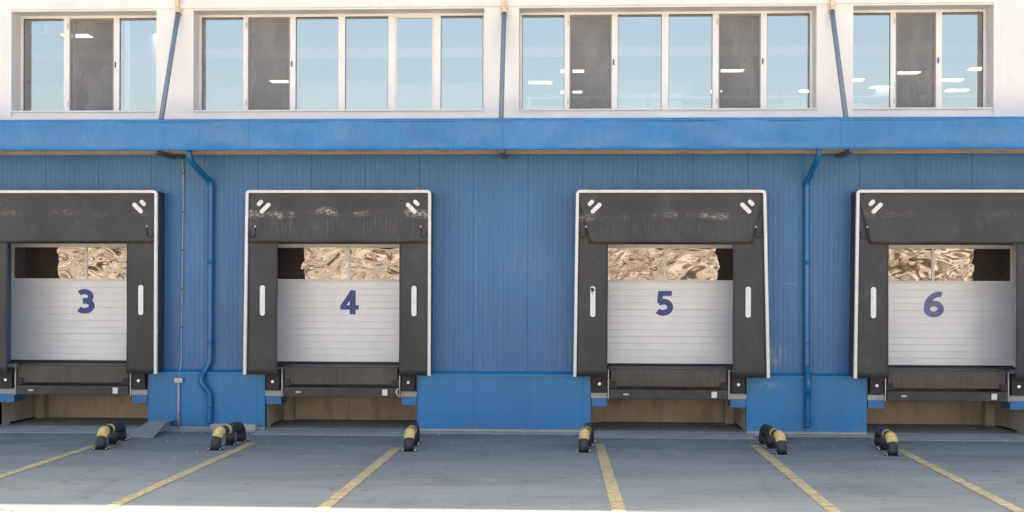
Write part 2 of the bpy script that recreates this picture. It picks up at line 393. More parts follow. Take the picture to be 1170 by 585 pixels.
# ------------------------------------------------------------------ ground
g = MB(); 
bmesh.ops.create_grid(g.bm, x_segments=2, y_segments=2, size=400)
tag(obj('ground', g, M['ground']), kind='structure')
g = MB(); g.box(XL, XR, -.40, -.005, -.05, .012, .004)
tag(obj('pavement', g, M['apron']), kind='structure')
for c in DX:
    bays_edge = MB(); bays_edge.box(c-PITW-.04, c+PITW+.04, -.80, -.404, -.05, .010, .003)
    tag(obj('concrete_apron', bays_edge, M['apron']), kind='structure')
def strip(a, b, w=.15, ext=3.0, z=.006):
    ax, ay = G(*a); bx, by = G(*b); d = Vector((bx-ax, by-ay, 0)); L = d.length; d.normalize(); n = Vector((-d.y, d.x, 0))
    ln = MB(); tmp = ln.bm; k = 40; prev = None
    for i in range(k+1):
        p = Vector((ax, ay, 0))+d*((L+ext)*i/k); j = noise.noise(Vector((ax*3, i*.9, 0)))*.008
        pr = (tmp.verts.new((p+n*(w/2+j)).to_tuple()[:2]+(z,)), tmp.verts.new((p-n*(w/2+j)).to_tuple()[:2]+(z,)))
        if prev: tmp.faces.new((prev[0], prev[1], pr[1], pr[0]))
        prev = pr
    bmesh.ops.recalc_face_normals(ln.bm, faces=ln.bm.faces[:])
    tag(obj('painted_line', ln, M['line']), kind='structure')
for a, b in (((108, 509.5), (-60, 564.5)), ((289, 506), (125, 580)), ((454, 512), (371, 580)), ((685, 508), (706, 580)), ((861, 508), (950, 582)), ((1027, 514), (1150, 577))):
    strip(a, b)
# bank added unseen behind the viewer, to give the door panes warm reflections
bk = MB(); nx, nz = 60, 10; rows = []
for j in range(nz+1):
    row = []
    for i in range(nx+1):
        x = -75+150*i/nx; t = j/nz; h = 10+1.2*noise.noise(Vector((x*.08, 0, 3)))
        row.append(bk.bm.verts.new((x, -46-12*t+1.4*noise.noise(Vector((x*.15, t*4, 0))), h*(1-(1-t)**2) if j else -.1)))
    rows.append(row)
for a, b in zip(rows, rows[1:]):
    for i in range(nx): bk.bm.faces.new((a[i+1], a[i], b[i], b[i+1]))
bmesh.ops.recalc_face_normals(bk.bm, faces=bk.bm.faces[:])
tag(obj('added_reflection_bank', bk, M['bank']), kind='structure')

# ------------------------------------------------------------------ the warehouse building
B = thing('warehouse_building', 'blue clad loading dock building with white upper storey of windows', 'building', (0, 0, 0))
w = MB(); off = X(603, 0)
w.ribbed(XL, XR, 3.36, 5.3, 0, off=off)
edges = [XL]+[v for c in DX for v in (c-1.5, c+1.5)]+[XR]
for a, b in zip(edges[0::2], edges[1::2]): w.ribbed(a, b, Z_LEDGE, 3.36, 0, off=off)
for c in DX:                                      # the blue reveals that lead in to each door
    for sx in (-1, 1): w.box(*sorted((c+sx*1.5, c+sx*1.56)), .045, .62, Z_FLOOR, 3.40)
obj('cladding', w, M['clad'], B)
pe = [XL]+[v for c in DX for v in (c-PITW, c+PITW)]+[XR]
for a, b in zip(pe[0::2], pe[1::2]):
    w = MB()
    w.ribbed(a, b, .05, Z_LEDGE-.02, -.10, off=off+.02, gd=.0018, back=.1)
    w.box(a, a+.012, -.102, -.002, .05, Z_LEDGE-.02); w.box(b-.012, b, -.102, -.002, .05, Z_LEDGE-.02)
    obj('plinth', w, M['plinth'], B)
for a, b in zip(pe[0::2], pe[1::2]):
    w = MB()
    w.prism_x([(-.135, Z_LEDGE-.035), (-.135, Z_LEDGE-.005), (-.02, Z_LEDGE+.035), (-.004, Z_LEDGE+.035), (-.004, Z_LEDGE-.02), (-.12, Z_LEDGE-.035)], a, b)
    obj('ledge_flashing', w, M['plinth'], B)
for a, b in zip(pe[0::2], pe[1::2]):              # foundation kerb below the plinth
    w = MB(); w.box(a, b, -.13, .3, -.02, .049, .006)
    obj('foundation_kerb', w, M['pale_conc'], B)
# dock pits
for c in DX:
    w = MB(); w.box(c-1.6, c+1.6, 1.5, 1.62, -.02, 1.08)
    for sx in (-1, 1):
        w.box(*sorted((c+sx*PITW, c+sx*1.48)), -.085, 1.5, .052, .47)
        w.box(*sorted((c+sx*(PITW-.003), c+sx*1.48)), .012, 1.5, .47, 1.1)
        w.box(*sorted((c+sx*(PITW-.17), c+sx*PITW)), 1.30, 1.5, -.02, .9)
        w.box(*sorted((c+sx*(PITW-.09), c+sx*PITW)), .1, 1.3, .42, .60)
    obj('pit_wall', w, M['pit_wall'], B)
for c in DX:
    w = MB(); w.box(c-PITW-.02, c+PITW+.02, -.004, 1.5, -.05, .016)
    obj('pit_floor', w, M['pit_floor'], B)
for c in DX:
    for sx in (-1, 1):
        w = MB(); w2 = MB()
        a, b = sorted((c+sx*1.06, c+sx*1.345))
        w.box(a, b, -.13, .30, .605, .70, .006); w.box(a+.01, b-.01, -.02, .3, .70, 1.08)
        w2.box(a+.012, b-.004, -.12, .30, .46, .604, .004)
        obj('concrete_corbel', w, M['pale_conc'], B)
        obj('blue_corbel', w2, M['blue_block'], B)
w = MB(); w.box(XL, XR, .62, 22, Z_FLOOR-.2, Z_FLOOR-.002)
for c in DX: w.box(c-1.45, c+1.45, .66, .70, Z_FLOOR, Z_FLOOR+.002)
obj('warehouse_floor', w, M['dark_in'], B)
# door head soffit and outer shell
for c in DX:
    w = MB(); w.box(c-1.5, c+1.5, .045, .70, 3.36, 3.46)
    obj('door_head', w, M['soffit'], B)
w = MB()
w.box(XL-.2, XL, .0, 22, 0, ROOF-.1); w.box(XR, XR+.2, .0, 22, 0, ROOF-.1); w.box(XL, XR, 21.8, 22, 0, ROOF-.1)
w.box(XL, XR, .2, 21.8, 8.0, 8.15)
obj('outer_wall', w, M['plaster'], B)
w = MB(); w.box(XL, XR, .7, 21.7, 4.9, 5.0); w.box(XL, XR, 14, 14.1, Z_FLOOR, 4.9); w.box(XL+.01, XL+.02, .7, 14, Z_FLOOR, 4.9)
w.box(XL, XR, .70, .72, 3.46, 4.9)
for a, b in zip(edges[0::2], edges[1::2]): w.box(a+.07, b-.07, .60, .64, Z_FLOOR, 3.46)
obj('warehouse_interior', w, M['dark_in'], B)

# upper storey, white, with four ribbon windows set back .36 m
GY = .34
WINS = [
 dict(x0=24, x1=186, m=[(73, 79.5), (130, 136.5)], k=['p', 's', 'p']),
 dict(x0=227.5, x1=554, m=[(277.5, 283), (331, 337.5), (386, 394), (443, 451), (495, 503)], k=['p', 's', 'p', 'p', 'v', 'p']),
 dict(x0=593, x1=927, m=[(644, 650), (698, 705), (755, 763), (813, 820), (868, 875)], k=['p', 's', 'p', 'p', 'o', 'p']),
 dict(x0=968, x1=1125, m=[(1016, 1022), (1068, 1075)], k=['p', 's', 'p'])]
WZ0, WZ1 = Z(128.5, GY, 585), Z(15, GY, 585)
spans = []
for q in WINS: q['X0'], q['X1'] = X(q['x0'], GY), X(q['x1'], GY); spans.append((q['X0'], q['X1']))
w = MB()
w.box(XL, XR, -.02, .5, WZ1, ROOF-.02, 0); w.box(XL, XR, -.02, .5, 4.98, WZ0-.03)
cuts = [XL]+[v for s_ in spans for v in s_]+[XR]
for a, b in zip(cuts[0::2], cuts[1::2]): w.box(a, b, -.02, .5, WZ0-.03, WZ1)
w.box(XL, XR, -.06, .56, ROOF-.02, ROOF)
obj('upper_wall', w, M['plaster'], B)
w = MB(); a, b = spans[0][0], spans[-1][1]; tk = .11     # raised band round the whole window ribbon
w.box(a-tk, a, -.05, -.019, WZ0-.13, WZ1+.14, .004); w.box(b, b+tk, -.05, -.019, WZ0-.13, WZ1+.14, .004)
w.box(a, b, -.05, -.019, WZ1+.03, WZ1+.14, .004)
w.box(a-tk-.02, b+tk+.02, -.085, -.019, WZ0-.20, WZ0-.131, .006)
for q in WINS: w.box(q['X0']+.002, q['X1']-.002, -.06, GY-.03, WZ0-.029, WZ0-.002, .003)
obj('window_surround', w, M['plaster'], B)
for wi, q in enumerate(WINS):
    wn = bpy.data.objects.new('window', None); COL.objects.link(wn); wn.parent = B; wn.location = ((q['X0']+q['X1'])/2, GY, WZ0)
    fr = MB(); x0, x1 = q['X0'], q['X1']; e = .045
    fr.box(x0, x0+e, GY-.03, GY+.05, WZ0, WZ1, .004); fr.box(x1-e, x1, GY-.03, GY+.05, WZ0, WZ1, .004)
    fr.box(x0+e, x1-e, GY-.03, GY+.05, WZ1-e, WZ1, .004); fr.box(x0+e, x1-e, GY-.03, GY+.05, WZ0, WZ0+e*.7, .004)
    ms = [(X(a, GY), X(b, GY)) for a, b in q['m']]
    for a, b in ms: fr.box(a, b, GY-.035, GY+.045, WZ0+e*.7, WZ1-e, .004)
    obj('window_frame', fr, M['winframe'], wn)
    cells = [x0+e]+[v for m_ in ms for v in m_]+[x1-e]
    for (a, b), k in zip(zip(cells[0::2], cells[1::2]), q['k']):
        z0, z1 = WZ0+e*.7, WZ1-e
        if k in 'pv':
            in_ = .0
            gk = MB(); gs = .008 if k == 'p' else .03
            gk.box(a, a+gs, GY-.012, GY+.012, z0, z1); gk.box(b-gs, b, GY-.012, GY+.012, z0, z1); gk.box(a+gs, b-gs, GY-.012, GY+.012, z1-gs, z1); gk.box(a+gs, b-gs, GY-.012, GY+.012, z0, z0+gs)
            obj('gasket' if k == 'p' else 'vent_sash', gk, M['gasket'] if k == 'p' else M['winframe'], wn)
            gl = MB(); gl.box(a+gs, b-gs, GY-.003, GY+.003, z0+gs, z1-gs); obj('pane', gl, M['glass'], wn)
        else:
            sf = MB(); t_ = .028
            sf.box(a, a+t_, GY-.028, GY+.0, z0, z1); sf.box(b-t_, b, GY-.028, GY+.0, z0, z1); sf.box(a+t_, b-t_, GY-.028, GY, z1-t_*1.4, z1); sf.box(a+t_, b-t_, GY-.028, GY, z0, z0+t_*1.2)
            obj('sash', sf, M['sash_grey'], wn)
            sc = MB(); sc.box(a+t_, b-t_, GY-.014, GY-.012, z0+t_*1.2, z1-t_*1.4); obj('fly_screen', sc, M['screen'], wn)
            hd = MB(); zc = (z0+z1)/2
            for hx in (b+.035,): hd.box(hx-.012, hx+.012, GY-.052, GY-.036, zc-.05, zc+.05, .004)
            obj('catch', hd, M['gasket'], wn)
            for hz in (z0+.15, z1-.15):
                hg = MB(); hg.box(a-.035, a-.018, GY-.05, GY-.036, hz-.05, hz+.05, .003)
                obj('hinge', hg, M['steel'], wn)
            # the casement itself swings inwards on its hinges
            ang = 8 if k == 's' else 24
            cs = MB(); wd_ = b-a-.02
            for u0, u1, v0, v1 in ((0, .05, 0, z1-z0), (wd_-.05, wd_, 0, z1-z0), (.05, wd_-.05, 0, .05), (.05, wd_-.05, z1-z0-.05, z1-z0)): cs.box(u0, u1, 0, .035, v0+.0, v1)
            rot = Matrix.Rotation(R(ang), 3, 'Z')
            for v in cs.bm.verts: v.co = rot @ v.co+Vector((a+.01, GY+.06, z0))
            obj('casement', cs, M['winframe'], wn)
# office room behind
w = MB(); w.box(XL, XR, .5, 12, 5.0, 5.32)
obj('office_floor', w, M['carpet'], B)
CEIL = 7.45
w = MB(); w.box(XL, XR, .5, 12, CEIL, CEIL+.1); w.box(XL, XR, 12, 12.1, 5.32, CEIL); w.box(XL, XL+.1, .5, 12, 5.32, CEIL); w.box(XR-.1, XR, .5, 12, 5.32, CEIL)
w.box(X(216, 4)-.05, X(216, 4)+.05, .5, 12, 5.32, CEIL)
obj('office_wall', w, M['room'], B)
for by_ in (3.2,):  # beam added for the horizontal bands mirrored in the glass
    w = MB(); w.box(XL, XR, by_, by_+.25, CEIL-.20, CEIL-.001); obj('added_ceiling_beam', w, M['room'], B)
for k, (pa, pb, pz) in enumerate(((228, 330, 100), (345, 440, 94), (452, 553, 97), (600, 690, 110), (706, 790, 94), (800, 915, 109), (975, 1110, 112), (30, 70, 95))):  # partitions added for the pale lower region of the glass
    zt_ = Z(pz, 5.0, (pa+pb)/2); w = MB(); w.box(X(pa, 5), X(pb, 5), 5.0, 5.06, 5.33, zt_, .004); pn = obj('added_office_partition', w, M['room'], B)
    w = MB(); w.box(X(pa, 5), X(pb, 5), 4.98, 5.08, zt_+.001, zt_+.04, .004); obj('rail', w, M['steel'], pn)
for px in (360, 405, 470, 520, 620, 690, 760, 800, 900, 1010, 1060):  # columns added for the dark slots mirrored in the glass
    w = MB(); w.box(X(px, 8)-.22, X(px, 8)+.22, 7.8, 8.2, 5.32, CEIL)
    obj('added_office_column', w, M['room_dark'], B)
lamps = [(88, 39.5), (178, 39.5), (654, 80), (653, 104), (617, 93), (836, 79.5), (812, 103.5), (921, 103), (973, 90.5), (1007, 98.5), (1037, 82), (1086, 90), (1093, 102), (1122, 77), (322, 92)]
for px, py in lamps:
    d = _ray(px, py); t = (CEIL-CAMH)/d.z; lx, ly = d.x*t, -DIST+d.y*t
    if ly > 11: ly = 11
    if ly < .9: ly = .9
    fm = MB(); fm.box(lx-.31, lx+.31, ly-.20, ly+.20, CEIL-.025, CEIL-.001)
    f_ = obj('ceiling_light', fm, M['winframe'], B, base=(lx, ly, CEIL))
    dm = MB(); dm.box(lx-.26, lx+.26, ly-.13, ly+.13, CEIL-.032, CEIL-.026); obj('diffuser', dm, M['lamp'], f_)
# things standing behind the upstairs glass
def window_item(px0, px1, py0, y, kind):
    x0, z1 = AT(px0, py0, y); x1 = X(px1, y)
    if kind == 'monitor':
        r = thing('computer_monitor', '', 'monitor', ((x0+x1)/2, y, 5.32))
        s_ = MB(); s_.box(x0, x1, y, y+.05, z1-.36, z1, .012); obj('screen_back', s_, M['paper'], r)
        s_ = MB(); s_.box(x0+.05, x1-.05, y-.004, y-.001, z1-.30, z1-.05); obj('back_panel', s_, M['room'], r)
        s_ = MB(); xc = (x0+x1)/2; s_.box(xc-.03, xc+.03, y+.01, y+.04, 6.06, z1-.36); s_.box(xc-.12, xc+.12, y-.08, y+.12, 6.045, 6.06, .004); obj('stand', s_, M['steel'], r)
    return r
DZ = 6.04
for lab, (a, b, py, y) in (('white monitor seen from behind upstairs, directly above the head of dock 5', (708, 738, 108, 1.2)), ('white monitor behind the fourth pane right of the middle tie rod', (744, 779, 107, 1.25)),
                           ('white monitor upstairs in the pane just left of the right tie rod', (895, 921, 113, 1.2)), ('low white monitor upstairs near the right end of the windows', (972, 990, 118, 1.2))):
    r = window_item(a, b, py, y, 'monitor'); r['label'] = lab; r['group'] = 'monitors on the upstairs desks'
for (a, b), lab in (((600, 930), 'pale office desk under the third window band upstairs'), ((968, 1118), 'pale office desk under the rightmost window band upstairs')):
    dr = thing('office_desk', lab, 'desk', ((X(a, 1)+X(b, 1))/2, 1.3, 5.32), 'office desks upstairs')
    s_ = MB(); s_.box(X(a, 1), X(b, 1), .95, 1.75, 6.01, 6.04, .004); obj('desktop', s_, M['room'], dr)
    for xx in (X(a, 1)+.05, X(b, 1)-.09):
        for yy in (1.0, 1.66):
            s_ = MB(); s_.box(xx, xx+.04, yy, yy+.04, 5.32, 6.009); obj('leg', s_, M['steel'], dr)
r = thing('blue_board', 'blue board in a brown frame hung high behind the leftmost window', 'board', (X(40, .7), .7, Z(37, .7)))
s_ = MB(); s_.box(X(28, .7), X(49, .7), .70, .72, Z(36, .7, 100), Z(14, .7, 100)); obj('board', s_, M['board_blue'], r)
s_ = MB(); s_.box(X(49, .7)+.002, X(53, .7), .69, .73, Z(38, .7, 100), Z(14, .7, 100)); s_.box(X(28, .7), X(49, .7), .69, .73, Z(38, .7, 100), Z(36, .7, 100)-.002); obj('frame', s_, M['soffit'], r)

# ------------------------------------------------------------------ canopy
cn = bpy.data.objects.new('canopy', None); COL.objects.link(cn); cn.parent = B; cn.location = (0, 0, Z_CAN0)
w = MB()
js = [XL]+[X(p, CAN_Y) for p in (284, 574, 960)]+[XR]
for a, b in zip(js, js[1:]):
    n = 60                                   # folded sheet with shallow dents
    rows = []
    zs = [Z_CAN0, Z_CAN0+.012, Z_CAN0+.05, Z_CAN0+.15, Z_CAN0+.25, Z_CAN0+.35, Z_CAN0+.44, Z_CAN1-.045, Z_CAN1-.04, Z_CAN1-.005]
    for zi, z in enumerate(zs):
        row = []
        for i in range(n+1):
            x = a+.002+(b-a-.004)*i/n
            dn = .020*noise.noise(Vector((x*1.1, z*2.2, 1)))+.006*noise.noise(Vector((x*3, z*3, 5)))
            y = CAN_Y+(dn if 1 < zi < 8 else 0)-(.010 if zi == 8 else 0)+(.022 if zi == 9 else 0)-(.01 if zi < 1 else 0)
            row.append(w.bm.verts.new((x, y, z)))
        rows.append(row)
    for r0, r1 in zip(rows, rows[1:]):
        for i in range(n):
            f = w.bm.faces.new((r0[i], r0[i+1], r1[i+1], r1[i])); f.smooth = True
w.box(XL, XR, CAN_Y+.03, CAN_Y+.06, Z_CAN0, Z_CAN1-.006)
obj('fascia', w, M['fascia'], cn)
w = MB(); w.prism_x([(CAN_Y+.022, Z_CAN1-.004), (CAN_Y+.03, Z_CAN1+.008), (-.03, Z_CAN1+.05), (-.03, Z_CAN1-.01)], XL, XR)
obj('canopy_roof', w, M['fascia'], cn)
w = MB(); w.box(XL, XR, CAN_Y+.062, -.012, Z_CAN0+.03, Z_CAN0+.06)
for k in range(4): w.box(XL, XR, CAN_Y+.12+k*.2, CAN_Y+.16+k*.2, Z_CAN0+.012, Z_CAN0+.0301)
obj('soffit', w, M['soffit'], cn)
for px in (-60, 186, 574, 966, 1240):
    w = MB(); w.box(X(px, -.5)-.04, X(px, -.5)+.04, CAN_Y+.065, -.006, Z_CAN0-.045, Z_CAN0+.010, .003)
    obj('beam', w, M['beam'], cn)
for (tx, ty), (bx, by) in (((203.5, 15), (184, 134)), ((576, 15), (572.5, 134)), ((950.5, 12), (966.5, 132))):
    ax, az = AT(tx, ty, -.07); ex, ez = AT(bx, by, -.86)
    w = MB(); d = Vector((ex-ax, -.86+.07, Z_CAN1-.0-az)); 
    p0 = Vector((ax, -.07, az)); p1 = Vector((ex, -.86, Z_CAN1+.0))
    w.tube([p0, p0.lerp(p1, .5), p1], .043, 12)
    rr = obj('tie_rod', w, M['rod'], cn)
    w = MB(); w.box(ax-.03, ax+.03, -.14, -.021, az+.01, az+.55, .006); w.box(ax-.065, ax+.065, -.045, -.022, az-.04, az+.10, .004)
    obj('bracket', w, M['rust'], rr)

# ------------------------------------------------------------------ doors, shelters, levellers
def arc(cx, cz, rx, rz, a0, a1, n=14): return [(cx+rx*math.cos(R(a0+(a1-a0)*k/n)), cz+rz*math.sin(R(a0+(a1-a0)*k/n))) for k in range(n+1)]
STROKES = {            # centre lines (x, z) in units of the digit height, and stroke width
 '3': [(arc(.30, .70, .26, .205, 140, -62)+[(.37, .535), (.24, .52)], .225), ([(.24, .52), (.37, .515)]+arc(.31, .315, .29, .215, 52, -142, 16), .235)],
 '4': [([(.50, .905), (.12, .31)], .20), ([(.03, .285), (.76, .285)], .185), ([(.52, 1.0), (.52, 0)], .235)],
 '5': [([(.64, .91), (.12, .91)], .205), ([(.205, .97), (.175, .50)], .20), ([(.13, .52), (.24, .555)]+arc(.30, .345, .275, .235, 80, -140, 16), .235)],
 '6': [(arc(.60, .33, .46, .575, 78, 178, 16), .225), (arc(.40, .315, .265, .225, 0, 360, 28), .235)]}
def digit(ch, xc, y, z0, h):
    mb = MB()
    for q_, (pts, wd_) in enumerate(STROKES[ch]):
        P = [Vector(p) for p in pts]; L_, R_ = [], []
        closed = (P[0]-P[-1]).length < 1e-4
        for k, p in enumerate(P):
            if closed and k in (0, len(P)-1): t = P[1]-P[-2]
            else: t = P[min(k+1, len(P)-1)]-P[max(k-1, 0)]
            t.normalize(); nn = Vector((-t.y, t.x)); L_.append(p+nn*wd_/2); R_.append(p-nn*wd_/2)
        yy = y-.0006*q_
        a_ = [mb.bm.verts.new((xc+(v.x-.37)*h*1.06, yy, z0+v.y*h)) for v in L_]; b_ = [mb.bm.verts.new((xc+(v.x-.37)*h*1.06, yy, z0+v.y*h)) for v in R_]
        for k in range(len(P)-1): mb.bm.faces.new((a_[k], b_[k], b_[k+1], a_[k+1]))
    return mb
DY = .62
for i, c in enumerate(DX):
    c = DX[i]-(.08 if i == 0 else 0)
    dr = bpy.data.objects.new('dock_door', None); COL.objects.link(dr); dr.parent = B; dr.location = (c, DY, Z_FLOOR)
    dr['label'] = 'silver sectional dock door numbered %s' % NUM[i]
    z0, zw0, zw1 = Z_FLOOR+.03, 2.63, 3.27
    w = MB(); prof = [(DY, z0)]; z = z0+.12; k = 0
    while z < zw0-.05:
        dd, hh = ((.010, .007) if k % 4 == 3 else (.006, .006)); prof += [(DY, z-hh), (DY+dd, z-hh*.4), (DY+dd, z+hh*.4), (DY, z+hh)]; z += .122; k += 1
    prof.append((DY, zw0)); 
    lo = [w.bm.verts.new((c-1.41, a, b)) for a, b in prof]; hi = [w.bm.verts.new((c+1.41, a, b)) for a, b in prof]
    for j in range(len(prof)-1): w.bm.faces.new((lo[j], hi[j], hi[j+1], lo[j+1]))
    w.box(c-1.41, c+1.41, DY+.02, DY+.04, z0, zw0)
    obj('door_panel', w, M['door'], dr)
    w = MB()
    w.box(c-1.41, c+1.41, DY-.004, DY+.04, zw0+.001, zw0+.045, .003); w.box(c-1.41, c+1.41, DY-.004, DY+.04, zw1-.02, zw1+.05, .003)
    for xx, hw in ((-1.385, .025), (0, .024), (1.385, .025)): w.box(c+xx-hw, c+xx+hw, DY-.003, DY+.04, zw0+.045, zw1-.02, .003)
    obj('glazing_frame', w, M['trim'], dr)
    for sx in (-1, 1):
        a, b = sorted((c+sx*.024, c+sx*1.36)); w = MB(); n = 26; rows = []
        for jz in range(11):
            row = []
            for jx in range(n+1):
                u = jx/n; v = jz/10; y = DY+.012+.004*math.sin(math.pi*u)*math.sin(math.pi*v)
                row.append(w.bm.verts.new((a+(b-a)*u, y, zw0+.045+(zw1-.02-zw0-.045)*v)))
            rows.append(row)
        for r0, r1 in zip(rows, rows[1:]):
            for jx in range(n): f = w.bm.faces.new((r0[jx], r0[jx+1], r1[jx+1], r1[jx])); f.smooth = True
        obj('pane', w, M['acrylic'], dr)
    for sx in (-1, 1):
        w = MB(); w.box(*sorted((c+sx*1.42, c+sx*1.499)), DY-.03, DY+.04, Z_FLOOR, 3.355, .004); obj('door_frame', w, M['trim'], dr)
    w = MB(); w.box(c-1.41, c+1.41, DY-.01, DY+.03, Z_FLOOR, z0-.001); obj('bottom_seal', w, M['rubber'], dr)
    w = digit(NUM[i], c, DY-.004, 2.035, .44)
    obj('number', w, M['number_faded' if NUM[i] == '6' else 'number'], dr)

    # shelter
    c = DX[i]
    SH = thing('dock_shelter', ['black dock shelter with white trim around door 3, cut off by the left edge',
        'black dock shelter around door 4 with chalky scuffs across its head curtain',
        'black dock shelter around door 5 with flared right edge and a nicked left guide mark',
        'black dock shelter around the door with the faded 6, cut off by the right edge'][i], 'dock shelter', (c, 0, 1.0), 'black dock shelters around the doors')
    SY = -.40; hw, zt, zb, op, zh = 1.62, 4.21, 1.0, 1.068, 3.29; cm = CUR[i]
    fl = [.02, .05][0]; flr = .075 if i == 2 else 0.0; fll = .035
    def edge(sx, z, inset=0):
        t = (zt-z)/(zt-zb); return c+sx*(hw-inset)+(sx*flr*t if sx > 0 else -fll*t)
    for sx in (-1, 1):                            # side curtains, slightly wavy
        w = MB(); n = 28; m_ = 8; cols = []
        for jz in range(n+1):
            z = zb+(zt-.02-zb)*jz/n; a = c+sx*op; b = edge(sx, z, .03); row = []
            for jx in range(m_+1):
                u = jx/m_; x = a+(b-a)*u
                y = SY+.014+.020*noise.noise(Vector((x*1.7, z*.9, i*4)))*(1-abs(u-.5))
                row.append(w.bm.verts.new((x+.006*noise.noise(Vector((i*3+sx, z*1.3, 2)))*(1-u), y, z)))
            cols.append(row)
        for r0, r1 in zip(cols, cols[1:]):
            for jx in range(m_):
                f = w.bm.faces.new((r0[jx], r0[jx+1], r1[jx+1], r1[jx])); f.smooth = True
        ex = bmesh.ops.extrude_face_region(w.bm, geom=w.bm.faces[:])
        for v in [e_ for e_ in ex['geom'] if isinstance(e_, bmesh.types.BMVert)]: v.co.y += .025
        bmesh.ops.recalc_face_normals(w.bm, faces=w.bm.faces[:])
        sc_ = obj('side_curtain', w, cm, SH)
        mk = MB(); my = SY-.006
        mk.capsule(c+sx*1.325, 2.29, .53, .088, R(90), my, my+.006)
        gm = obj('guide_mark', mk, M['mark'], sc_)
        if i == 2 and sx < 0:             # torn top of the left mark
            mk = MB(); mk.prism([(c-1.365, 2.52), (c-1.33, 2.535), (c-1.295, 2.50), (c-1.305, 2.455), (c-1.325, 2.475), (c-1.332, 2.43), (c-1.352, 2.46), (c-1.358, 2.49)], my-.004, my-.001); obj('tear', mk, M['hook'], gm)
    # head curtain: trapezoid hanging in front of the side curtains
    w = MB(); n = 34; m_ = 14; rows = []
    for jz in range(m_+1):
        v = jz/m_; z = zh+(zt-.015-zh)*v; half = 1.385+.17*min(1, (z-zh)/.66)+(.035 if z > zh+.70 else 0) if i > 1 else hw-.034
        sag = .012*math.sin(9*0)
        row = []
        for jx in range(n+1):
            u = jx/n*2-1; x = c+u*half
            y = SY-.012-.022*(1-v)*(1-.4*abs(u))+.014*noise.noise(Vector((x*2.1, z*2.6, i*5+1)))*(1-v**3)
            zz = z+(1-v)*.010*noise.noise(Vector((x*1.5, i, 3)))
            row.append(w.bm.verts.new((x, y-.004, zz)))
        rows.append(row)
    for r0, r1 in zip(rows, rows[1:]):
        for jx in range(n):
            f = w.bm.faces.new((r0[jx], r0[jx+1], r1[jx+1], r1[jx])); f.smooth = True
    ex = bmesh.ops.extrude_face_region(w.bm, geom=w.bm.faces[:])
    for v in [e_ for e_ in ex['geom'] if isinstance(e_, bmesh.types.BMVert)]: v.co.y += .01
    bmesh.ops.recalc_face_normals(w.bm, faces=w.bm.faces[:])
    hc = obj('head_curtain', w, cm, SH)
    for sx in (-1, 1):
        mk = MB(); my = SY-.034
        mk.capsule(c+sx*(1.62-.255), 3.985, .125, .07, sx*R(-45), my, my+.02)
        mk.capsule(c+sx*(1.62-.345), 3.895, .235, .072, sx*R(-45), my, my+.02)
        obj('corner_mark', mk, M['mark'], hc)
        hk = MB(); hx = c+sx*1.50
        hk.tube([(hx+sx*.04, SY-.03, 3.50)]+[(hx+.055*math.cos(a), SY-.04, 3.46+.075*math.sin(a)) for a in [R(-10-160*q_/8) for q_ in range(9)]][::(1 if sx > 0 else -1)]+[(hx-sx*.055, SY-.03, 3.56)], .009, 8)
        obj('hook', hk, M['hook'], hc)
        hk = MB(); hk.tube([(hx-sx*.055, SY-.05, 3.575), (hx-sx*.055, SY-.03, 3.575)], .014, 10); obj('rivet', hk, M['steel'], hc)
    # white edge trim, rounded corners
    w = MB(); r_ = .03
    outer = []; 
    pts = [(edge(-1, zb), zb)]+[(edge(-1, z_), z_) for z_ in (zb+.6, zb+1.6, zb+2.6)]
    rc = .07; x_l, x_r = edge(-1, zt), edge(1, zt)
    pts += [(x_l+rc-rc*math.cos(a), zt-rc+rc*math.sin(a)) for a in (R(15*q_) for q_ in range(7))]
    pts += [(x_r-rc+rc*math.sin(a), zt-rc+rc*math.cos(a)) for a in (R(15*q_) for q_ in range(7))]
    pts += [(edge(1, z_), z_) for z_ in (zb+2.6, zb+1.6, zb+.6)]+[(edge(1, zb), zb)]
    cx_, cz_ = c, 2.5; th = .052
    ring = []
    for j, (x, z) in enumerate(pts):
        p = Vector(pts[j]); a = Vector(pts[max(0, j-1)]); b = Vector(pts[min(len(pts)-1, j+1)]); t = (b-a).normalized(); nn = Vector((t.y, -t.x))
        if j in (0, len(pts)-1): nn = Vector((1 if j == 0 else -1, 0))
        q = p+nn*th
        ring.append([w.bm.verts.new((p.x, SY+.02, p.y)), w.bm.verts.new((p.x, SY-.028, p.y)), w.bm.verts.new(((p.x*.8+q.x*.2), SY-.036, p.y*.8+q.y*.2)), w.bm.verts.new(((p.x*.2+q.x*.8), SY-.036, p.y*.2+q.y*.8)), w.bm.verts.new((q.x, SY-.028, q.y)), w.bm.verts.new((q.x, SY+.02, q.y))])
    for a, b in zip(ring, ring[1:]):
        for j in range(6): w.bm.faces.new((a[j], a[(j+1) % 6], b[(j+1) % 6], b[j]))
    w.bm.faces.new(ring[0]); w.bm.faces.new(ring[-1][::-1]); bmesh.ops.recalc_face_normals(w.bm, faces=w.bm.faces[:])
    obj('edge_trim', w, M['trim'], SH)
    for sx in (-1, 1):                            # side sheets back to the wall
        w = MB(); rows = []
        for jz in range(25):
            z = zb+.02+(zt-.05-zb-.02)*jz/24; row = []
            for jy in range(7):
                v = jy/6; y = SY+.022+(-.006-SY-.022)*v
                row.append(w.bm.verts.new((edge(sx, z)-sx*.012+sx*.012*noise.noise(Vector((y*5, z*4, i+sx)))*math.sin(math.pi*v), y, z)))
            rows.append(row)
        for r0, r1 in zip(rows, rows[1:]):
            for jy in range(6): f = w.bm.faces.new((r0[jy], r0[jy+1], r1[jy+1], r1[jy])); f.smooth = True
        obj('side_sheet', w, M['side_sheet'], SH)
    w = MB(); w.box(c-hw+.02, c+hw-.02, SY+.03, -.006, zt-.04, zt-.015)
